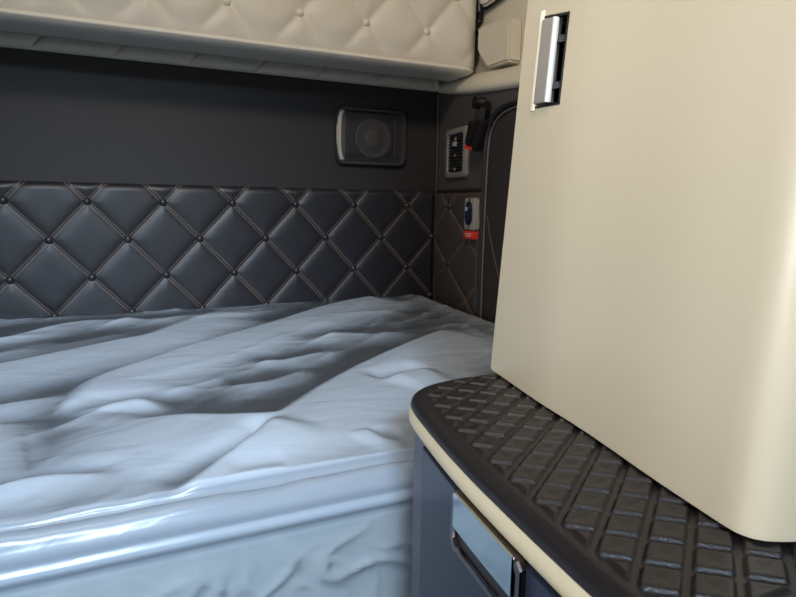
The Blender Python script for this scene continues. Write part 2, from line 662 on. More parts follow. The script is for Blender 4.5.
V, Fc = round_box(-1.16, 0.818, -0.205, -0.07, 1.332, 1.72, 330, 12, 64, 0.030, bunk_disp)
finish('tufted_cushion', V, Fc, M['bunk'], ub, angle=3)
MB().box(-1.16, 0.80, -0.17, -0.03, 1.345, 1.70, bev=0.006).build('backing_board', M['under'], ub)
bd = dome(0.0085, 0.007)
first = None
for row in range(0, 4):
    z = BZ + row * BDZ / 2
    for i in range(-10, 4):
        x = BX + (i + (0.5 if row % 2 else 0)) * BDX
        if not (-1.1 < x < 0.78) or z > 1.69:
            continue
        c = (x, -0.1905, z)
        if first is None:
            R_ = Matrix.Rotation(math.radians(90), 4, 'X')
            first = finish('button', [R_ @ Vector(v) + Vector(c) for v in bd[0]], bd[1], M['bunk_button'], ub, loc=c, angle=2)
        else:
            b = first.copy()
            b.location = Vector(c) - ub.location
            COL.objects.link(b)
            b.parent = ub
# black latch hardware at the end of the bunk
lt = MB()
lt.tube([(0.826, -0.165, 1.375), (0.828, -0.166, 1.41), (0.826, -0.168, 1.44)], [0.004, 0.007, 0.007], 10)
lt.box(0.818, 0.832, -0.205, -0.16, 1.432, 1.444, bev=0.003)
lt.tube([(0.828, -0.172, 1.462), (0.826, -0.17, 1.52)], 0.006, 10)
lt.box(0.821, 0.833, -0.182, -0.160, 1.466, 1.486, bev=0.003)
lt.build('end_latch', M['dark'], ub)

# bracket on the upper side wall
br = thing('bunk_bracket', 'beige moulded bracket on the side wall at the end of the upper bunk', 'bracket', (0.84, -0.27, 1.335))
pf = [(-0.205, 1.440), (-0.205, 1.385), (-0.243, 1.343), (-0.262, 1.337), (-0.335, 1.337), (-0.335, 1.428)]


def prism_x(pf, x0, x1, bev=0.005):
    bm = bmesh.new()
    a = [bm.verts.new((x0, y, z)) for y, z in pf]
    b = [bm.verts.new((x1, y, z)) for y, z in pf]
    n = len(pf)
    bm.faces.new(a)
    bm.faces.new(b[::-1])
    for i in range(n):
        bm.faces.new((a[i], a[(i + 1) % n], b[(i + 1) % n], b[i]))
    bmesh.ops.recalc_face_normals(bm, faces=bm.faces)
    bmesh.ops.bevel(bm, geom=bm.edges[:], offset=bev, segments=2, affect='EDGES')
    return dump(bm)


finish('bracket_body', *prism_x(pf, 0.803, 0.841), M['beige'], br)

# padded side pad at the top of the side wall
pd = thing('side_pad', 'pale padded pad with black edge high on the side wall above the bracket', 'padded pad', (0.84, -0.28, 1.49))
pf = [(-0.172, 1.70), (-0.172, 1.512), (-0.180, 1.496), (-0.200, 1.490), (-0.25, 1.494), (-0.33, 1.508), (-0.46, 1.54), (-0.46, 1.70)]
finish('padding', *prism_x(pf, 0.822, 0.8405, 0.006), M['bunk'], pd)
MB().tube(smooth_pts([(0.829, y, z - 0.002) for y, z in pf[1:7]]), 0.0035, 8).build('edge_piping', M['dark'], pd)

# ------------------------------------------------------------------ speaker
sk = thing('speaker', 'square dark loudspeaker with a painted shine along its left bevel set in the rear wall', 'speaker', (0.612, 0.0, 1.115))
CX, CZ = 0.612, 1.191
SW, SH = 0.200, 0.148


def rr_loop(w, h, r, y, dx=0.0):
    return [(CX + dx + a, y, CZ + b) for a, b in rrect(w, h, r)]


fr = [rr_loop(SW, SH, 0.022, -0.001), rr_loop(SW, SH, 0.022, -0.010), rr_loop(SW - 0.008, SH - 0.008, 0.019, -0.016),
      rr_loop(SW - 0.020, SH - 0.020, 0.015, -0.016), rr_loop(SW - 0.028, SH - 0.026, 0.013, -0.006)]
finish('frame', *loft(fr, True, False), M['grille'], sk, angle=0.9)
# left bevel of the frame, its reflected light put in as a pale bar
lb = []
for t in np.linspace(-1, 1, 22):
    z = CZ + t * (SH / 2 - 0.013)
    bow = 0.008 * (abs(t) ** 4)
    x0 = CX - SW / 2 + 0.001 + bow
    lb.append([(x0, -0.011, z), (x0 + 0.003, -0.0172, z), (x0 + 0.012, -0.0172, z), (x0 + 0.018, -0.008, z), (x0 + 0.010, -0.006, z)])
finish('painted_bevel_shine', *loft(lb), M['bevel_shine'], sk, angle=0.9)
gl = [rr_loop(SW - 0.028, SH - 0.026, 0.013, -0.002), rr_loop(SW - 0.028, SH - 0.026, 0.013, -0.0055),
      rr_loop(SW - 0.045, SH - 0.040, 0.012, -0.0085), rr_loop((SW - 0.05) * .5, (SH - 0.044) * .5, 0.010, -0.0105)]
finish('grille', *loft(gl), M['grille'], sk, angle=0.9)
ridge = MB()
for i in range(28):
    z = CZ - 0.050 + i * 0.1 / 27
    ridge.box(CX - 0.072, CX + 0.072, -0.0118, -0.0085, z - 0.0007, z + 0.0007)
for xx in (-0.066, 0.066):
    ridge.tube([(CX + xx, -0.011, CZ - 0.046), (CX + xx, -0.012, CZ), (CX + xx, -0.011, CZ + 0.046)], 0.0022, 8)
ridge.build('grille_ribs', M['grille'], sk, smooth=False)
cn = lathe([(0.050, 0.0), (0.050, 0.0024), (0.047, 0.0030), (0.044, 0.0024), (0.024, 0.0016), (0.022, 0.0024), (0.012, 0.0032), (0.0005, 0.0034)], 40)
finish('cone', [(CX + 0.004 + x, -0.0092 - z, CZ - 0.004 + y) for x, y, z in cn[0]], cn[1], M['cone'], sk, angle=1.2)

# ------------------------------------------------------------------ air vent on the side wall
sv = 0.141
VZ = 1.150
av = thing('air_vent', 'black louvred air vent in a taupe bezel on the side wall', 'vent', side_pt(sv, 0, 1.088))


def sl(w, h, r, n, dz=0.0):
    return [side_pt(sv + a, n, VZ + dz + b) for a, b in rrect(w, h, r, 4)]


finish('bezel', *loft([sl(0.138, 0.124, 0.014, 0.0005), sl(0.138, 0.124, 0.014, 0.007), sl(0.132, 0.118, 0.012, 0.010),
                       sl(0.100, 0.098, 0.010, 0.010), sl(0.096, 0.094, 0.009, 0.003)], True, False), M['bezel'], av, angle=0.8)
finish('recess', *loft([sl(0.098, 0.096, 0.009, 0.001), sl(0.098, 0.096, 0.009, 0.0032)]), M['dark'], av)
lv = MB()
for i in range(11):
    z = VZ - 0.040 + i * 0.008
    lv.box(sv - 0.046, sv + 0.046, 0.0032, 0.0085, z - 0.0011, z + 0.0011, fn=side_fn)
lv.build('louvres', M['grille'], av, smooth=False)
vv = MB()
for i in range(4):
    s = sv - 0.030 + i * 0.020
    vv.box(s - 0.0012, s + 0.0012, 0.0032, 0.0095, VZ - 0.044, VZ + 0.044, fn=side_fn)
vv.build('vanes', M['dark'], av, smooth=False)
kb = MB()
kb.box(sv - 0.010, sv + 0.010, 0.008, 0.014, VZ + 0.016, VZ + 0.028, bev=0.002, fn=side_fn)
kb.build('slider', mat('pale_blue_grey', (150, 156, 166), 0.4), av)
for dz in (0.035, -0.006, -0.040):
    kb = MB().box(sv - 0.004, sv + 0.004, 0.008, 0.011, VZ + dz - 0.003, VZ + dz + 0.003, bev=0.001, fn=side_fn)
    kb.build('pin', M['bezel'], av)

# ------------------------------------------------------------------ restraint strap
st = thing('restraint_strap', 'black strap with a red-tipped buckle hanging over the vent from a round peg', 'strap', side_pt(0.29, 0.0, 1.16))
pg = MB()
pg.tube([side_pt(0.285, 0.002, 1.252), side_pt(0.285, 0.026, 1.252)], [0.013, 0.015], 16)
pg.tube([side_pt(0.285, 0.018, 1.252), side_pt(0.335, 0.018, 1.240)], 0.009, 12)
pg.build('peg', M['dark'], st)
wb = MB()
path = smooth_pts([side_pt(0.318, 0.020, 1.248), side_pt(0.322, 0.024, 1.222), side_pt(0.314, 0.026, 1.196), side_pt(0.302, 0.026, 1.178)])
w1, w2 = [], []
loops = []
for i, p in enumerate(path):
    t = (path[min(i + 1, len(path) - 1)] - path[max(i - 1, 0)]).normalized()
    nrm = Vector((-math.cos(TH), math.sin(TH), 0))
    sd = t.cross(nrm).normalized() * 0.011
    loops.append([p - sd - nrm * .002, p + sd - nrm * .002, p + sd + nrm * .002, p - sd + nrm * .002])
wb.add(*loft(loops))
wb.build('webbing', M['webbing'], st)
bk = MB()


def tilt(cs, cz, a):
    ca, sa = math.cos(a), math.sin(a)
    return lambda v: side_pt(cs + v[0] * ca - v[2] * sa, v[1], cz + v[0] * sa + v[2] * ca)


bk.box(-0.012, 0.012, 0.018, 0.040, -0.036, 0.020, bev=0.006, fn=tilt(0.288, 1.190, -0.45))
bk.box(-0.011, 0.011, 0.016, 0.036, -0.040, 0.030, bev=0.006, fn=tilt(0.318, 1.180, -0.50))
bk.build('buckle', M['dark'], st)
rb = MB()
rb.box(-0.010, 0.010, 0.019, 0.039, -0.044, -0.036, bev=0.002, fn=tilt(0.288, 1.190, -0.45))
rb.build('release_button', M['red'], st)

# ------------------------------------------------------------------ switch plate
sw = thing('switch_plate', 'silver switch plate with oval dark blue rocker and red tag on the quilted side panel', 'switch', side_pt(0.235, 0, 0.94))
SCN, ZCN = 0.262, 0.998
pl_ = lambda w, h, r, n, dz=0.0, ds=0.0: [side_pt(SCN + ds + a, n, ZCN + dz + b) for a, b in rrect(w, h, r, 5)]
finish('plate', *loft([pl_(0.056, 0.076, 0.006, 0.004), pl_(0.056, 0.076, 0.006, 0.0185), pl_(0.052, 0.072, 0.005, 0.0200)]), M['satin'], sw, angle=0.5)
finish('surround', *loft([pl_(0.034, 0.056, 0.0165, 0.019, .002), pl_(0.034, 0.056, 0.0165, 0.0225, .002)]), M['dark'], sw, angle=0.5)
finish('rocker', *loft([pl_(0.024, 0.046, 0.0115, 0.0215, .002), pl_(0.024, 0.046, 0.0115, 0.0255, .002), pl_(0.018, 0.038, 0.0085, 0.0270, .002)]), M['blueblack'], sw, angle=0.5)
finish('rocker_highlight', *loft([pl_(0.010, 0.010, 0.0045, 0.0255, .012), pl_(0.010, 0.010, 0.0045, 0.0285, .012)]), mat('pale_highlight', (176, 190, 214), 0.3), sw)  # white highlight on the rocker, added as a small pale raised dot
for dz in (-0.032, 0.034):
    d_ = lathe([(0.0032, 0.0), (0.0032, 0.0012), (0.002, 0.002), (0.0003, 0.002)], 12)
    finish('screw', [side_pt(SCN + x, 0.0195 + z, ZCN + dz + y) for x, y, z in d_[0]], d_[1], M['dark'], sw)
tg = MB()
tg.box(SCN - 0.030, SCN + 0.028, 0.006, 0.0205, 0.939, 0.9575, bev=0.0015, fn=side_fn)
tag_o = tg.build('tag', M['red'], sw)
tp = MB()
tp.box(SCN - 0.018, SCN + 0.018, 0.0203, 0.0210, 0.9500, 0.9520, fn=side_fn)
tp.box(SCN - 0.014, SCN + 0.014, 0.0203, 0.0210, 0.9450, 0.9470, fn=side_fn)
tp.build('tag_print', M['pale'], tag_o)

# ------------------------------------------------------------------ bed base, mattress and plastic
bb = thing('bed_base', 'grey box under the plastic-wrapped mattress', 'bed base', (-0.2, -0.5, 0.0))
MB().box(-1.17, 0.735, -0.965, -0.02, 0.0, 0.50, bev=0.008).build('base_box', M['base'], bb)

mt = thing('mattress', 'blue-grey mattress lying along the rear wall inside its clear wrapping', 'mattress', (-0.2, -0.5, 0.50))
def bed_rise(y):
    """the bed climbs slightly towards the rear wall"""
    return 0.021 * np.maximum(0, y + 0.58)


V, Fc = round_box(-1.16, 0.728, -0.978, -0.022, 0.718, 0.747, 60, 40, 6, 0.012,
                  lambda p, n: p + np.array([0, 0, float(bed_rise(p[1])) if p[2] > 0.735 else 0]))
finish('top_pad', V, Fc, M['mattress'], mt, angle=3)
V, Fc = round_box(-1.16, 0.728, -0.972, -0.022, 0.502, 0.718, 60, 40, 10, 0.012)
finish('mattress_core', V, Fc, M['mattress_side'], mt, angle=3)
MB().tube([(x, -0.976, 0.7215) for x in np.linspace(-1.14, 0.715, 40)], 0.0055, 8).build('piping', M['piping'], mt)

# --- plastic film over mattress top, front edge and front side
def seg_dist(P, pts):
    """signed distance (positive towards the rear wall, left of travel) and arc share of the nearest point"""
    pts = np.asarray(pts, float)
    best = np.full(len(P), 1e9)
    sg = np.zeros(len(P))
    arc = np.zeros(len(P))
    L = np.concatenate([[0], np.cumsum(np.linalg.norm(np.diff(pts, axis=0), axis=1))])
    for i in range(len(pts) - 1):
        a, b = pts[i], pts[i + 1]
        d = b - a
        l2 = d @ d
        t = np.clip(((P - a) @ d) / l2, 0, 1)
        q = a + t[:, None] * d
        r = P - q
        dist = np.hypot(r[:, 0], r[:, 1])
        s = np.sign(d[0] * r[:, 1] - d[1] * r[:, 0])
        m = dist < best
        best[m] = dist[m]
        sg[m] = s[m]
        arc[m] = (L[i] + t[m] * math.sqrt(l2)) / L[-1]
    return best * np.where(sg == 0, 1, sg), arc, L[-1]


def spline2(p, n=8):
    return [(q.x, q.y) for q in smooth_pts([(a, b, 0) for a, b in p], n)]


def dune(P, pts, A, front, back, fade0=0.15, fade1=0.15, valley=False):
    """a fold of the sheet: climbs gently towards its crest line, then drops away behind it"""
    d, arc, L = seg_dist(P, spline2(pts))
    ends = np.minimum(1, np.minimum(sstep(0, fade0, arc) if fade0 else 1, sstep(0, fade1, 1 - arc) if fade1 else 1))
    dd = np.abs(d)
    xf = np.clip(dd / front, 0, 1)
    xb = np.clip(dd / back, 0, 1)
    ff = (1 - xf ** 2.2) * (1 - 0.25 * xf)
    fb = 1 - sstep(0, 1, xb)
    f = np.where(d < 0, ff, fb)
    if valley:
        vl = np.where(d > 0, np.exp(-((dd - back) / 0.070) ** 2), np.exp(-(back / 0.070) ** 2) * np.exp(-(dd / 0.02) ** 2))
        return A * ends * f, vl * ends
    return A * ends * f


FOLDS = [
    # crest line, height, front length, back length, fades
    ([(-0.42, -0.60), (-0.28, -0.525), (-0.173, -0.462), (-0.104, -0.419), (-0.025, -0.365), (0.051, -0.322), (0.145, -0.215), (0.286, -0.132)], 0.019, 0.15, 0.055, .1, .2),
    ([(-0.45, -0.72), (-0.28, -0.69), (-0.15, -0.655), (-0.085, -0.625), (-0.03, -0.57)], 0.015, 0.06, 0.045, .15, .3),
    ([(-0.07, -0.712), (-0.046, -0.634), (-0.025, -0.572), (0.041, -0.507), (0.118, -0.433), (0.273, -0.309), (0.486, -0.133), (0.671, -0.048)], 0.020, 0.15, 0.055, .05, .1),
    ([(-0.45, -0.80), (-0.30, -0.775), (-0.133, -0.732), (-0.106, -0.726), (-0.075, -0.714)], 0.019, 0.19, 0.045, .1, .2),
    ([(-0.12, -0.725), (0.0, -0.774), (0.074, -0.804), (0.125, -0.822), (0.158, -0.831), (0.178, -0.820), (0.205, -0.792), (0.266, -0.727), (0.375, -0.630), (0.554, -0.507), (0.68, -0.44)], 0.023, 0.20, 0.050, .22, .15),
    ([(-0.075, -0.71), (-0.01, -0.709), (0.016, -0.708), (0.045, -0.744)], 0.008, 0.05, 0.028, .25, .3),
    ([(0.036, -0.975), (0.055, -0.955), (0.087, -0.926), (0.127, -0.888), (0.163, -0.845)], 0.011, 0.06, 0.018, .15, .2),
    ([(-0.32, -0.965), (-0.20, -0.935), (-0.106, -0.911), (-0.069, -0.906), (-0.041, -0.909), (-0.001, -0.926)], 0.0125, 0.06, 0.018, .2, .3),
    ([(0.080, -0.965), (0.110, -0.962), (0.141, -0.962)], 0.005, 0.02, 0.015, .3, .2),
    ([(0.287, -0.466), (0.389, -0.424), (0.488, -0.432), (0.56, -0.40)], 0.009, 0.07, 0.040, .3, .3),
    ([(0.16, -0.56), (0.26, -0.55), (0.36, -0.50)], 0.008, 0.05, 0.03, .3, .3),
    ([(0.10, -0.66), (0.19, -0.66), (0.28, -0.60)], 0.008, 0.05, 0.03, .3, .3),
    ([(-0.40, -0.34), (-0.201, -0.268), (-0.172, -0.236), (-0.078, -0.150), (0.059, -0.161), (0.197, -0.126), (0.40, -0.07)], 0.012, 0.08, 0.05, .15, .3),
    ([(-0.30, -0.40), (-0.15, -0.34), (0.00, -0.26), (0.12, -0.23)], 0.008, 0.06, 0.04, .2, .4),
    ([(-0.5, -0.09), (0.0, -0.065), (0.35, -0.05)], 0.008, 0.05, 0.04, .1, .2),
    ([(0.236, -0.90), (0.245, -0.935), (0.271, -0.948)], 0.005, 0.02, 0.018, .2, .2),
    ([(0.329, -0.763), (0.378, -0.735), (0.438, -0.719)], 0.009, 0.06, 0.025, .3, .3),
    ([(-0.9, -0.85), (-0.6, -0.70), (-0.4, -0.45), (-0.2, -0.25)], 0.016, 0.16, 0.06, .2, .4),
    ([(-1.05, -0.6), (-0.8, -0.45), (-0.6, -0.2)], 0.018, 0.16, 0.06, .2, .3),
]


def rnoise(P, scale, seed, ang=0.0, stretch=1.0):
    ca, sa = math.cos(ang), math.sin(ang)
    u = (P[:, 0] * ca + P[:, 1] * sa) * scale / stretch
    v = (-P[:, 0] * sa + P[:, 1] * ca) * scale
    return np.array([noise.noise((a, b, seed)) for a, b in zip(u, v)])


fx = np.concatenate([np.linspace(-1.165, -0.42, 110, endpoint=False), np.linspace(-0.42, 0.733, 300)])
fy = np.linspace(-0.018, -0.962, 250)
GX, GY = np.meshgrid(fx, fy, indexing='ij')
P2 = np.stack([GX.ravel(), GY.ravel()], -1)
hz = np.zeros(len(P2))
val = np.zeros(len(P2))
fine = np.zeros(len(P2))
for pts, A, f0, b0, e0, e1 in FOLDS:
    if A >= 0.013:
        h1, v1 = dune(P2, pts, A, f0, b0, e0, e1, True)
        hz = np.maximum(hz, h1)
        val = np.maximum(val, v1)
    else:
        h1 = dune(P2, pts, A, f0, b0, e0, e1)
        d1, arc1, L1 = seg_dist(P2, spline2(pts))
        e1_ = np.minimum(sstep(0, e0, arc1), sstep(0, e1, 1 - arc1))
        fine = fine + h1 - 1.15 * A * e1_ * np.exp(-((d1 - 1.3 * b0) / (0.75 * b0)) ** 2)
w1 = rnoise(P2, 9, 1.3, 0.7, 2.2)
w2 = rnoise(P2, 26, 4.1, 0.45, 2.6)
w3 = 1 - np.abs(rnoise(P2, 20, 8.7, 0.75, 3.4)) * 2.4
w4 = 1 - np.abs(rnoise(P2, 12, 31.7, 0.62, 3.6)) * 2.6
w5 = 1 - np.abs(rnoise(P2, 36, 51.2, 0.45, 3.4)) * 2.6
low = np.clip(1 - hz / 0.016, 0, 1)
amp = 0.22 + 0.78 * low
amp = amp * (1 - 0.6 * val)
hz = hz + 0.0040 * (1 - val) * low + 0.8 * fine + 0.0022 * w1 + 0.0004 * w2
hz = hz + amp * (0.0022 * np.clip(w3, 0, 1) ** 2 + 0.0045 * np.clip(w4, 0, 1) ** 2 + 0.0014 * np.clip(w5, 0, 1) ** 2)
front = sstep(-0.90, -0.962, P2[:, 1])
hz = hz * (1 - 0.55 * front) + 0.0065 * front
back = sstep(-0.05, -0.018, P2[:, 1])
hz = hz * (1 - 0.6 * back)
rightf = sstep(0.66, 0.733, P2[:, 0])
hz = hz * (1 - 0.4 * rightf) + 0.006 * rightf
hz = 0.7525 + np.maximum(hz, -0.0028) + bed_rise(P2[:, 1])
HZ = hz.reshape(GX.shape)
# front edge: seam roll, light band, rim, skirt (profile in y, z)
wav = np.array([noise.noise((x * 14, 3.3, 0)) * 0.5 + noise.noise((x * 37, 9.1, 0)) * 0.3 for x in fx])
wav2 = np.array([noise.noise((x * 9, 21.3, 0)) for x in fx])
rows = []
for j in range(GX.shape[1]):
    rows.append(np.stack([fx, GY[:, j], HZ[:, j]], -1))
edge_prof = [(-0.9645, 0.7500), (-0.9665, 0.7530), (-0.9695, 0.7560), (-0.9735, 0.7572), (-0.978, 0.7558), (-0.9815, 0.7528), (-0.9830, 0.7495),
             (-0.9845, 0.7465), (-0.9862, 0.7435), (-0.9870, 0.740), (-0.9868, 0.737), (-0.9860, 0.7335), (-0.9862, 0.7312),
             (-0.9885, 0.729), (-0.9900, 0.7255), (-0.9890, 0.7215), (-0.9865, 0.7185), (-0.9845, 0.7150)]
for i, (y, z) in enumerate(edge_prof):
    a = max(0, 1 - abs(i - 3) / 4.0)
    blend = min(1, (i + 1) / 3)
    yy = y - 0.0022 * wav * a
    zz = z + 0.005 * wav * a + 0.0025 * wav2 * (1 - i / 18)
    if i == 0:
        zz = 0.4 * zz + 0.6 * HZ[:, -1]
    rows.append(np.stack([fx, yy, zz], -1))
zs = np.linspace(0.711, 0.505, 62)
for z in zs:
    t = (0.715 - z) / 0.21
    n1 = np.array([noise.noise((x * 10 + z * 12, z * 9, 2.2)) for x in fx])
    n2 = np.array([1 - abs(noise.noise((x * 16 - z * 13, z * 15 + x * 5, 6.1))) * 2.4 for x in fx])
    n3 = np.array([1 - abs(noise.noise((x * 30 + z * 18, z * 22 - x * 8, 16.1))) * 2.4 for x in fx])
    grow = min(1, t * 5)
    yy = -0.9845 + 0.0015 * t - grow * (0.0022 * n1 + 0.0042 * np.clip(n2, 0, 1) ** 4 + 0.0022 * np.clip(n3, 0, 1) ** 4)
    rows.append(np.stack([fx, np.minimum(yy, -0.9765), np.full_like(fx, z)], -1))
A3 = np.stack(rows, 1)
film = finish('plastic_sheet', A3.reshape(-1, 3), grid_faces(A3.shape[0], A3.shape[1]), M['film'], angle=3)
film['label'] = 'clear crinkled plastic sheet wrapped over the mattress top and front'
film['category'] = 'plastic sheet'

# ------------------------------------------------------------------ low side cabinet
OUT = [(0.192, -1.43), (0.1915, -1.36), (0.193, -1.31), (0.1955, -1.275), (0.199, -1.235), (0.2035, -1.19), (0.208, -1.155), (0.2135, -1.12),
       (0.220, -1.084), (0.2265, -1.052), (0.2335, -1.030), (0.243, -1.016), (0.260, -1.004), (0.285, -0.997), (0.325, -0.994), (0.50, -0.994)]
OUTS = [(q.x, q.y) for q in smooth_pts([(a, b, 0) for a, b in OUT], 6)]
OARR = np.array(OUTS)


def offset_out(d):
    """outline moved inwards by d"""
    res = []
    for i in range(len(OARR)):
        t = OARR[min(i + 1, len(OARR) - 1)] - OARR[max(i - 1, 0)]
        t = t / np.linalg.norm(t)
        res.append((OARR[i][0] + t[1] * d, OARR[i][1] - t[0] * d))
    return res


def ring(d, z, xr=0.815):
    o = offset_out(d)
    return [(x, y, z) for x, y in o] + [(xr, o[-1][1], z), (xr, o[0][1], z)]


cb = thing('side_cabinet', 'low navy cabinet with cream-edged worktop beside the bed', 'cabinet', (0.5, -1.2, 0.0))
finish('body', *loft([ring(0.004, 0.0), ring(0.004, 0.8222)]), M['navy_frame'], cb, angle=0.5)
# curved front panel, slightly proud
fo = [(x, y) for x, y in offset_out(0.004) if y <= -1.076 and x < 0.3]
fp_o = [(x - 0.003, y) for x, y in fo]
k = len(fo)
loopz = []
for z, d in ((0.06, 0.0), (0.062, 1), (0.8180, 1), (0.8195, 0.0)):
    loopz.append([(x - 0.0035 * d, y, z) for x, y in fo] + [(x + 0.002, y, z) for x, y in fo[::-1]])
finish('front_panel', *loft(loopz), M['navy'], cb, angle=0.5)
MB().tube([(fo[-1][0] - 0.0005, fo[-1][1] + 0.002, z) for z in (0.06, 0.4, 0.818)], 0.0019, 6).build('panel_gap', M['dark'], cb)


def face_x(y):
    """x of the front panel's surface"""
    ys = [p[1] for p in fo]
    return float(np.interp(y, ys, [p[0] - 0.0035 for p in fo]))


# recessed latch: frame > paddle, slot
def fpt(y, out, z):
    return (face_x(y) - out, y, z)


LY0, LY1, LZ0, LZ1 = -1.252, -1.156, 0.777, 0.8215


def fr_loop(ins, out):
    pts = []
    y0, y1, z0, z1 = LY0 + ins, LY1 - ins, LZ0 + ins, LZ1 - ins
    c = 0.004
    for y, z in ((y0 + c, z0), (y1 - c, z0), (y1, z0 + c), (y1, z1 - c), (y1 - c, z1), (y0 + c, z1), (y0, z1 - c), (y0, z0 + c)):
        pts.append(fpt(y, out, z))
    return pts


lf = finish('latch', *loft([fr_loop(0, -0.001), fr_loop(0, 0.003), fr_loop(0.001, 0.0042), fr_loop(0.0050, 0.0042), fr_loop(0.0060, 0.0008)], True, True), M['smoke_chrome'], cb, angle=0.5)
pdl = MB()
nn = 10
lp = []
for y in np.linspace(LY0 + 0.0085, LY1 - 0.0066, nn):
    lp.append([fpt(y, 0.0009, 0.7955), fpt(y, 0.0050, 0.7962), fpt(y, 0.0050, 0.8213), fpt(y, 0.0009, 0.8213)])
pdl.add(*loft(lp))
pdl.build('paddle', M['chrome'], lf, angle=0.5)
slt = MB()
lp = []
for y in np.linspace(LY0 + 0.0064, LY1 - 0.0064, nn):
    lp.append([fpt(y, 0.0007, 0.7832), fpt(y, 0.0014, 0.7832), fpt(y, 0.0014, 0.795), fpt(y, 0.0007, 0.795)])
slt.add(*loft(lp))
slt.build('slot', mat('dark_brown_slot', (36, 26, 24), 0.35), lf, angle=0.5)

# worktop: cream band and rubber mat
wt = thing('worktop', 'curved worktop with black diamond-ribbed rubber mat and cream edge', 'worktop', (0.5, -1.2, 0.8225))
bl = []
for d, z in ((0.003, 0.8225), (0.0, 0.8238), (-0.0012, 0.8265), (-0.0016, 0.8305), (-0.0010, 0.8345), (0.0, 0.8378), (0.003, 0.8385)):
    bl.append(ring(d, z))
finish('edge_band', *loft(bl), M['band'], wt, angle=0.8)

# mat: grid over the worktop, rolled at its outline and embossed with diamonds
ys = np.concatenate([np.linspace(-0.9945, -1.375, 400), np.linspace(-1.38, -1.43, 12)])
front_y = [p for p in OUTS if p[1] < -0.9941]
oy = np.array([p[1] for p in OUTS][::1])
ox = np.array([p[0] for p in OUTS])
ws = np.concatenate([np.linspace(0, 0.016, 22), np.linspace(0.017, 0.20, 190), np.linspace(0.22, 0.60, 12)])
xe = np.interp(ys, oy[:-6], ox[:-6])
xsm = np.interp(ys, [-1.43, -1.36, -1.31, -1.275, -1.235, -1.19, -1.155, -1.12, -1.084, -1.052, -0.99], [0.192, 0.1915, 0.193, 0.1955, 0.199, 0.2035, 0.208, 0.2135, 0.220, 0.2265, 0.241])
VX = np.minimum(xe[:, None] + ws[None, :] * np.minimum(1, (0.812 - xe[:, None]) / 0.60), 0.812)
VY = np.repeat(ys[:, None], len(ws), 1)
Pm = np.stack([VX.ravel(), VY.ravel()], -1)
D = np.full(len(Pm), 1e9)
for i in range(len(OARR) - 1):
    a, b = OARR[i], OARR[i + 1]
    d = b - a
    t = np.clip(((Pm - a) @ d) / (d @ d), 0, 1)
    q = Pm - (a + t[:, None] * d)
    D = np.minimum(D, np.hypot(q[:, 0], q[:, 1]))
D = np.minimum(D, np.where(Pm[:, 0] > 0.5, -0.994 - Pm[:, 1], 1))
D = np.maximum(D, 0)
R0 = 0.011
tt = np.clip(D / R0, 0, 1)
zm = 0.8385 + 0.0100 * np.sqrt(np.clip(1 - (1 - tt) ** 2, 0, 1))
xr = Pm[:, 0] - np.repeat(xsm, len(ws)) - 0.0265
yr = Pm[:, 1] + 1.2655
ca_, cb_ = xr / 0.036 - yr / 0.0285, xr / 0.036 + yr / 0.0285
hcell = 0.036 * 0.0285 / math.hypot(0.036, 0.0285)
da = (0.5 - np.abs(ca_ - np.round(ca_))) * hcell
db = (0.5 - np.abs(cb_ - np.round(cb_))) * hcell
dp = np.minimum(np.minimum(da, db) - 0.0018, np.minimum((D - 0.0135), (Pm[:, 1] + 1.352)))
pad = sstep(0, 0.0016, dp) * 0.0026
dish = 0.0008 * sstep(0.003, 0.010, dp)
zm = zm + pad - dish
Vm = np.stack([Pm[:, 0], Pm[:, 1], zm], -1)
finish('rubber_mat', Vm, grid_faces(len(ys), len(ws)), M['rubber'], wt, angle=3)

# ------------------------------------------------------------------ tall beige cabinet
tc = thing('tall_cabinet', 'tall beige curved cabinet standing on the black rubber-topped worktop', 'cabinet', (0.55, -1.17, 0.8525))
FACE = [(0.3400, -0.9985), (0.330, -1.050), (0.320, -1.102), (0.3130, -1.150), (0.306, -1.190), (0.294, -1.248), (0.2870, -1.288), (0.2840, -1.308), (0.2850, -1.317), (0.2895, -1.3235), (0.298, -1.3285), (0.311, -1.333), (0.34, -1.339)]
ZB, ZT = 0.8525, 2.095
HY0, HY1, HZ0, HZ1 = -1.083, -1.0385, 1.1075, 1.188
fs = [(q.x, q.y) for q in smooth_pts([(a, b, 0) for a, b in FACE], 5)]
fa = np.array(fs)


def cab_x(y, z):
    m = fa[:, 1] > -1.3085
    return float(np.interp(y, fa[m][::-1, 1], fa[m][::-1, 0])) + lean(z)


def lean(z):
    return 0.072 * (z - 0.85)


# door: curved shell with a real opening for the latch
ycuts = sorted(set([round(p[1], 5) for p in fs if p[1] > -1.3081 and not (HY0 - .004 < p[1] < HY1 + .004)] + [HY0, HY1]), reverse=True)
outl = [(cab_x(y, 0.85), y) for y in ycuts] + [p for p in fs if p[1] <= -1.3081]
zl = [ZB, 0.856, HZ0, HZ1, 1.45, 1.8, 2.085, ZT]
nO = len(outl)
V, Fc = [], []
for side in (0, 1):
    for i, (x, y) in enumerate(outl):
        t = np.array(outl[min(i + 1, nO - 1)]) - np.array(outl[max(i - 1, 0)])
        t /= np.linalg.norm(t)
        nx_, ny_ = -t[1], t[0]            # inwards
        for z in zl:
            ins = side * 0.018 + (0.001 if side == 0 and z in (ZB,) else 0)
            zz = z - (0.003 if z == HZ0 else 0.009 if z == HZ1 else 0) if abs(y - HY0) < 1e-6 else z
            V.append((x + nx_ * ins + lean(zz), y + ny_ * ins, zz))
nz_ = len(zl)
vid = lambda s, i, k: s * nO * nz_ + i * nz_ + k
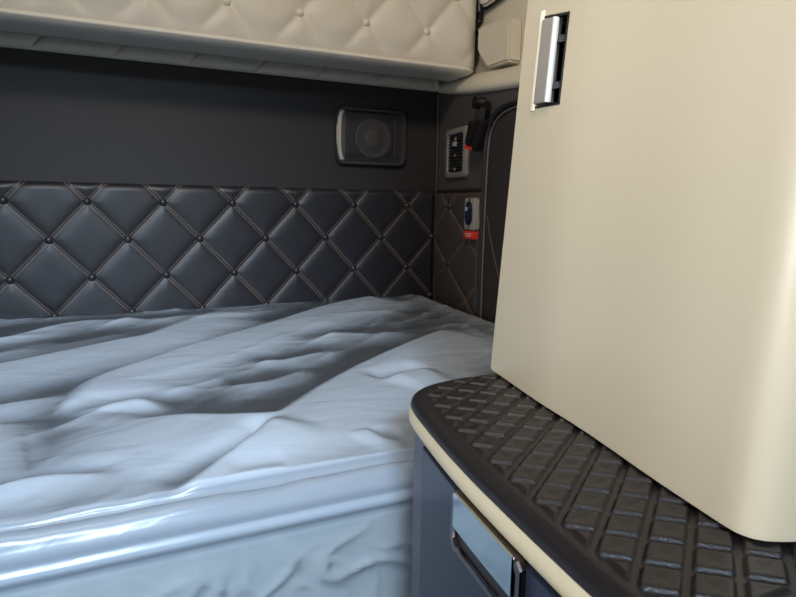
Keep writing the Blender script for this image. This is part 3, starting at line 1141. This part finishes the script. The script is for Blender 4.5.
for i in range(nO - 1):
    for k in range(nz_ - 1):
        hole = abs(outl[i][1] - HY1) < 1e-6 and abs(zl[k] - HZ0) < 1e-6
        for s in (0, 1):
            if hole:
                continue
            Fc.append([vid(s, i, k), vid(s, i + 1, k), vid(s, i + 1, k + 1), vid(s, i, k + 1)])
        if hole:
            for (a, b) in (((i, k), (i + 1, k)), ((i + 1, k), (i + 1, k + 1)), ((i + 1, k + 1), (i, k + 1)), ((i, k + 1), (i, k))):
                Fc.append([vid(0, *a), vid(0, *b), vid(1, *b), vid(1, *a)])
    Fc.append([vid(0, i, 0), vid(0, i + 1, 0), vid(1, i + 1, 0), vid(1, i, 0)])
    Fc.append([vid(0, i, nz_ - 1), vid(0, i + 1, nz_ - 1), vid(1, i + 1, nz_ - 1), vid(1, i, nz_ - 1)])
for k in range(nz_ - 1):
    Fc.append([vid(0, 0, k), vid(0, 0, k + 1), vid(1, 0, k + 1), vid(1, 0, k)])
    Fc.append([vid(0, nO - 1, k), vid(0, nO - 1, k + 1), vid(1, nO - 1, k + 1), vid(1, nO - 1, k)])
cdoor = finish('door', V, Fc, M['cab_beige'], tc, angle=0.5)
body = [(0.372, -0.9995), (0.330, -1.20), (0.315, -1.315), (0.345, -1.325), (0.345, -1.345), (0.825, -1.36), (0.825, -0.9995)]
finish('body', *loft([[(x + 0.012 * 0 + (lean(z) if x < 0.4 else 0), y, z) for x, y in [(0.395, -0.9995), (0.395, -1.20), (0.36, -1.318), (0.345, -1.341), (0.825, -1.36), (0.825, -0.9995)]] for z in (ZB, ZT)]), M['cab_beige'], tc, angle=0.5)


def droop(y, z):
    t = (HY1 - y) / (HY1 - HY0)
    return z - t * (0.003 + 0.006 * (z - HZ0) / (HZ1 - HZ0))


def cp(y, out, z):
    z = droop(y, z)
    return (cab_x(y, z) - out, y, z)


# latch cup, paddle, arms in the opening
cup = MB()
cup.add(*loft([[cp(HY0 - .003, -0.0185, HZ0 - .003), cp(HY1 + .003, -0.0185, HZ0 - .003), cp(HY1 + .003, -0.0185, HZ1 + .003), cp(HY0 - .003, -0.0185, HZ1 + .003)],
               [cp(HY0 - .003, -0.024, HZ0 - .003), cp(HY1 + .003, -0.024, HZ0 - .003), cp(HY1 + .003, -0.024, HZ1 + .003), cp(HY0 - .003, -0.024, HZ1 + .003)]]))
# dark lining of the opening
for (ya, yb, za, zb) in ((HY0, HY0 + .0025, HZ0, HZ1), (HY0, HY1, HZ0, HZ0 + .0022), (HY0, HY1, HZ1 - .0022, HZ1)):
    cup.add(*loft([[cp(ya, -0.0185, za), cp(yb, -0.0185, za), cp(yb, -0.0185, zb), cp(ya, -0.0185, zb)],
                   [cp(ya, 0.0006, za), cp(yb, 0.0006, za), cp(yb, 0.0006, zb), cp(ya, 0.0006, zb)]]))
lc = cup.build('latch', M['dark'], cdoor, smooth=False)
pa = []
Y0, Y1 = HY1 - 0.0270, HY1 - 0.0012
rr = 0.0032
prof = [(Y1, -0.004), (Y1, 0.0030), (Y1 - 0.0012, 0.0042), (Y0 + rr, 0.0052), (Y0 + 0.0012, 0.0050), (Y0, 0.0040), (Y0 - 0.0002, 0.002), (Y0 + 0.0012, -0.004)]
for z in (HZ0 + 0.0035, HZ0 + 0.0045, HZ1 - 0.0045, HZ1 - 0.0035):
    ins = 0.001 if z in (HZ0 + 0.0035, HZ1 - 0.0035) else 0
    pa.append([cp(y, o - ins, z) for y, o in prof])
finish('latch_paddle', *loft(pa), M['paddle'], cdoor, angle=0.5)
ed = []
for z in (HZ0 + 0.0035, HZ0 + 0.005, HZ1 - 0.005, HZ1 - 0.0035):
    ed.append([cp(Y0 + 0.0022, 0.0054, z), cp(Y0 + 0.0004, 0.0057, z), cp(Y0 - 0.0012, 0.0044, z), cp(Y0 - 0.0012, 0.0004, z), cp(Y0 + 0.0016, 0.0004, z)])
finish('latch_edge', *loft(ed), mat('lit_paddle_edge', (222, 218, 210), 0.35, metal=0.15), cdoor, angle=1.2)  # paler than the paddle: light on its rounded edge put into the colour
for z in (HZ0 + 0.018, HZ1 - 0.022):
    ar = MB()
    ar.add(*loft([[cp(HY0 + .002, 0.0, z - .003), cp(Y0, 0.0, z - .003), cp(Y0, 0.0, z + .003), cp(HY0 + .002, 0.0, z + .003)],
                  [cp(HY0 + .002, -0.006, z - .003), cp(Y0, -0.006, z - .003), cp(Y0, -0.006, z + .003), cp(HY0 + .002, -0.006, z + .003)]]))
    ar.build('latch_arm', M['dark'], cdoor, smooth=False)
lip = MB()
lip.tube([cp(HY1 + 0.0035, -0.0005, HZ0 - 0.002), cp(HY1 + 0.0035, -0.0005, HZ1 + 0.004)], 0.0034, 10)
lip.build('latch_lip', mat('lit_cream_lip', (232, 222, 196), 0.3), cdoor)  # raised rim in a paler cream that paints in its lit edge
MB().tube([cp(Y0 - 0.0045, -0.010, HZ0 + 0.004), cp(Y0 - 0.0045, -0.010, HZ1 - 0.004)], 0.0022, 8).build('latch_rod', M['satin'], cdoor)

# ------------------------------------------------------------------ light
def area(name, loc, target, sx, sy, power, col, spread=math.pi):
    l = bpy.data.lights.new(name, 'AREA')
    l.shape = 'RECTANGLE'
    l.size, l.size_y = sx, sy
    l.energy = power
    l.color = col
    l.spread = spread
    o = bpy.data.objects.new(name, l)
    COL.objects.link(o)
    o.location = loc
    o.rotation_euler = (Vector(target) - Vector(loc)).to_track_quat('-Z', 'Y').to_euler()
    return o


area('door_window_daylight', (-1.165, -1.8, 1.30), (0.3, -1.40, 1.22), 0.60, 0.60, 3.1, (0.90, 0.95, 1.0), math.radians(60))
area('windscreen_daylight', (-0.60, -3.66, 1.33), (-0.25, 0.0, 1.3), 0.9, 0.55, 1.15, (0.86, 0.93, 1.0))
area('added_bed_light', (-0.45, -3.0, 2.06), (-0.05, -0.50, 0.76), 0.80, 0.25, 4.3, (0.66, 0.83, 1.0), math.radians(32))  # added beam aimed at the bed; the roof has no such window
area('dome_lamp', (-0.12, -1.40, 2.06), (0.55, -0.3, 1.40), 0.40, 0.25, 5.2, (1.0, 0.87, 0.70), math.radians(110))

w = bpy.data.worlds.new('sky')
SC.world = w
w.use_nodes = True
bg = w.node_tree.nodes['Background']
sky = w.node_tree.nodes.new('ShaderNodeTexSky')
sky.sky_type = 'NISHITA'
sky.sun_disc = False
sky.sun_elevation = math.radians(40)
w.node_tree.links.new(sky.outputs[0], bg.inputs[0])
bg.inputs[1].default_value = 0.15

# ------------------------------------------------------------------ camera
YAW, PIT, ROL = math.radians(25.0), math.radians(9.0), 0.015
fwd = Vector((math.sin(YAW) * math.cos(PIT), math.cos(YAW) * math.cos(PIT), -math.sin(PIT)))
rt = Vector((math.cos(YAW), -math.sin(YAW), 0))
up = rt.cross(fwd)
R2 = rt * math.cos(ROL) + up * math.sin(ROL)
U2 = -rt * math.sin(ROL) + up * math.cos(ROL)
cam = bpy.data.cameras.new('camera')
cam.sensor_width = 36.0
cam.lens = 598.0 / 796.0 * 36.0
cam.clip_start = 0.01
co = bpy.data.objects.new('camera', cam)
COL.objects.link(co)
mw = Matrix((R2, U2, -fwd)).transposed().to_4x4()
mw.translation = Vector((0.0, -1.5, 1.02))
co.matrix_world = mw
SC.camera = co

vs = SC.view_settings
vs.view_transform = 'Standard'
vs.look = 'None'
vs.gamma = 1.0
vs.exposure = 0.2
vs.use_curve_mapping = False
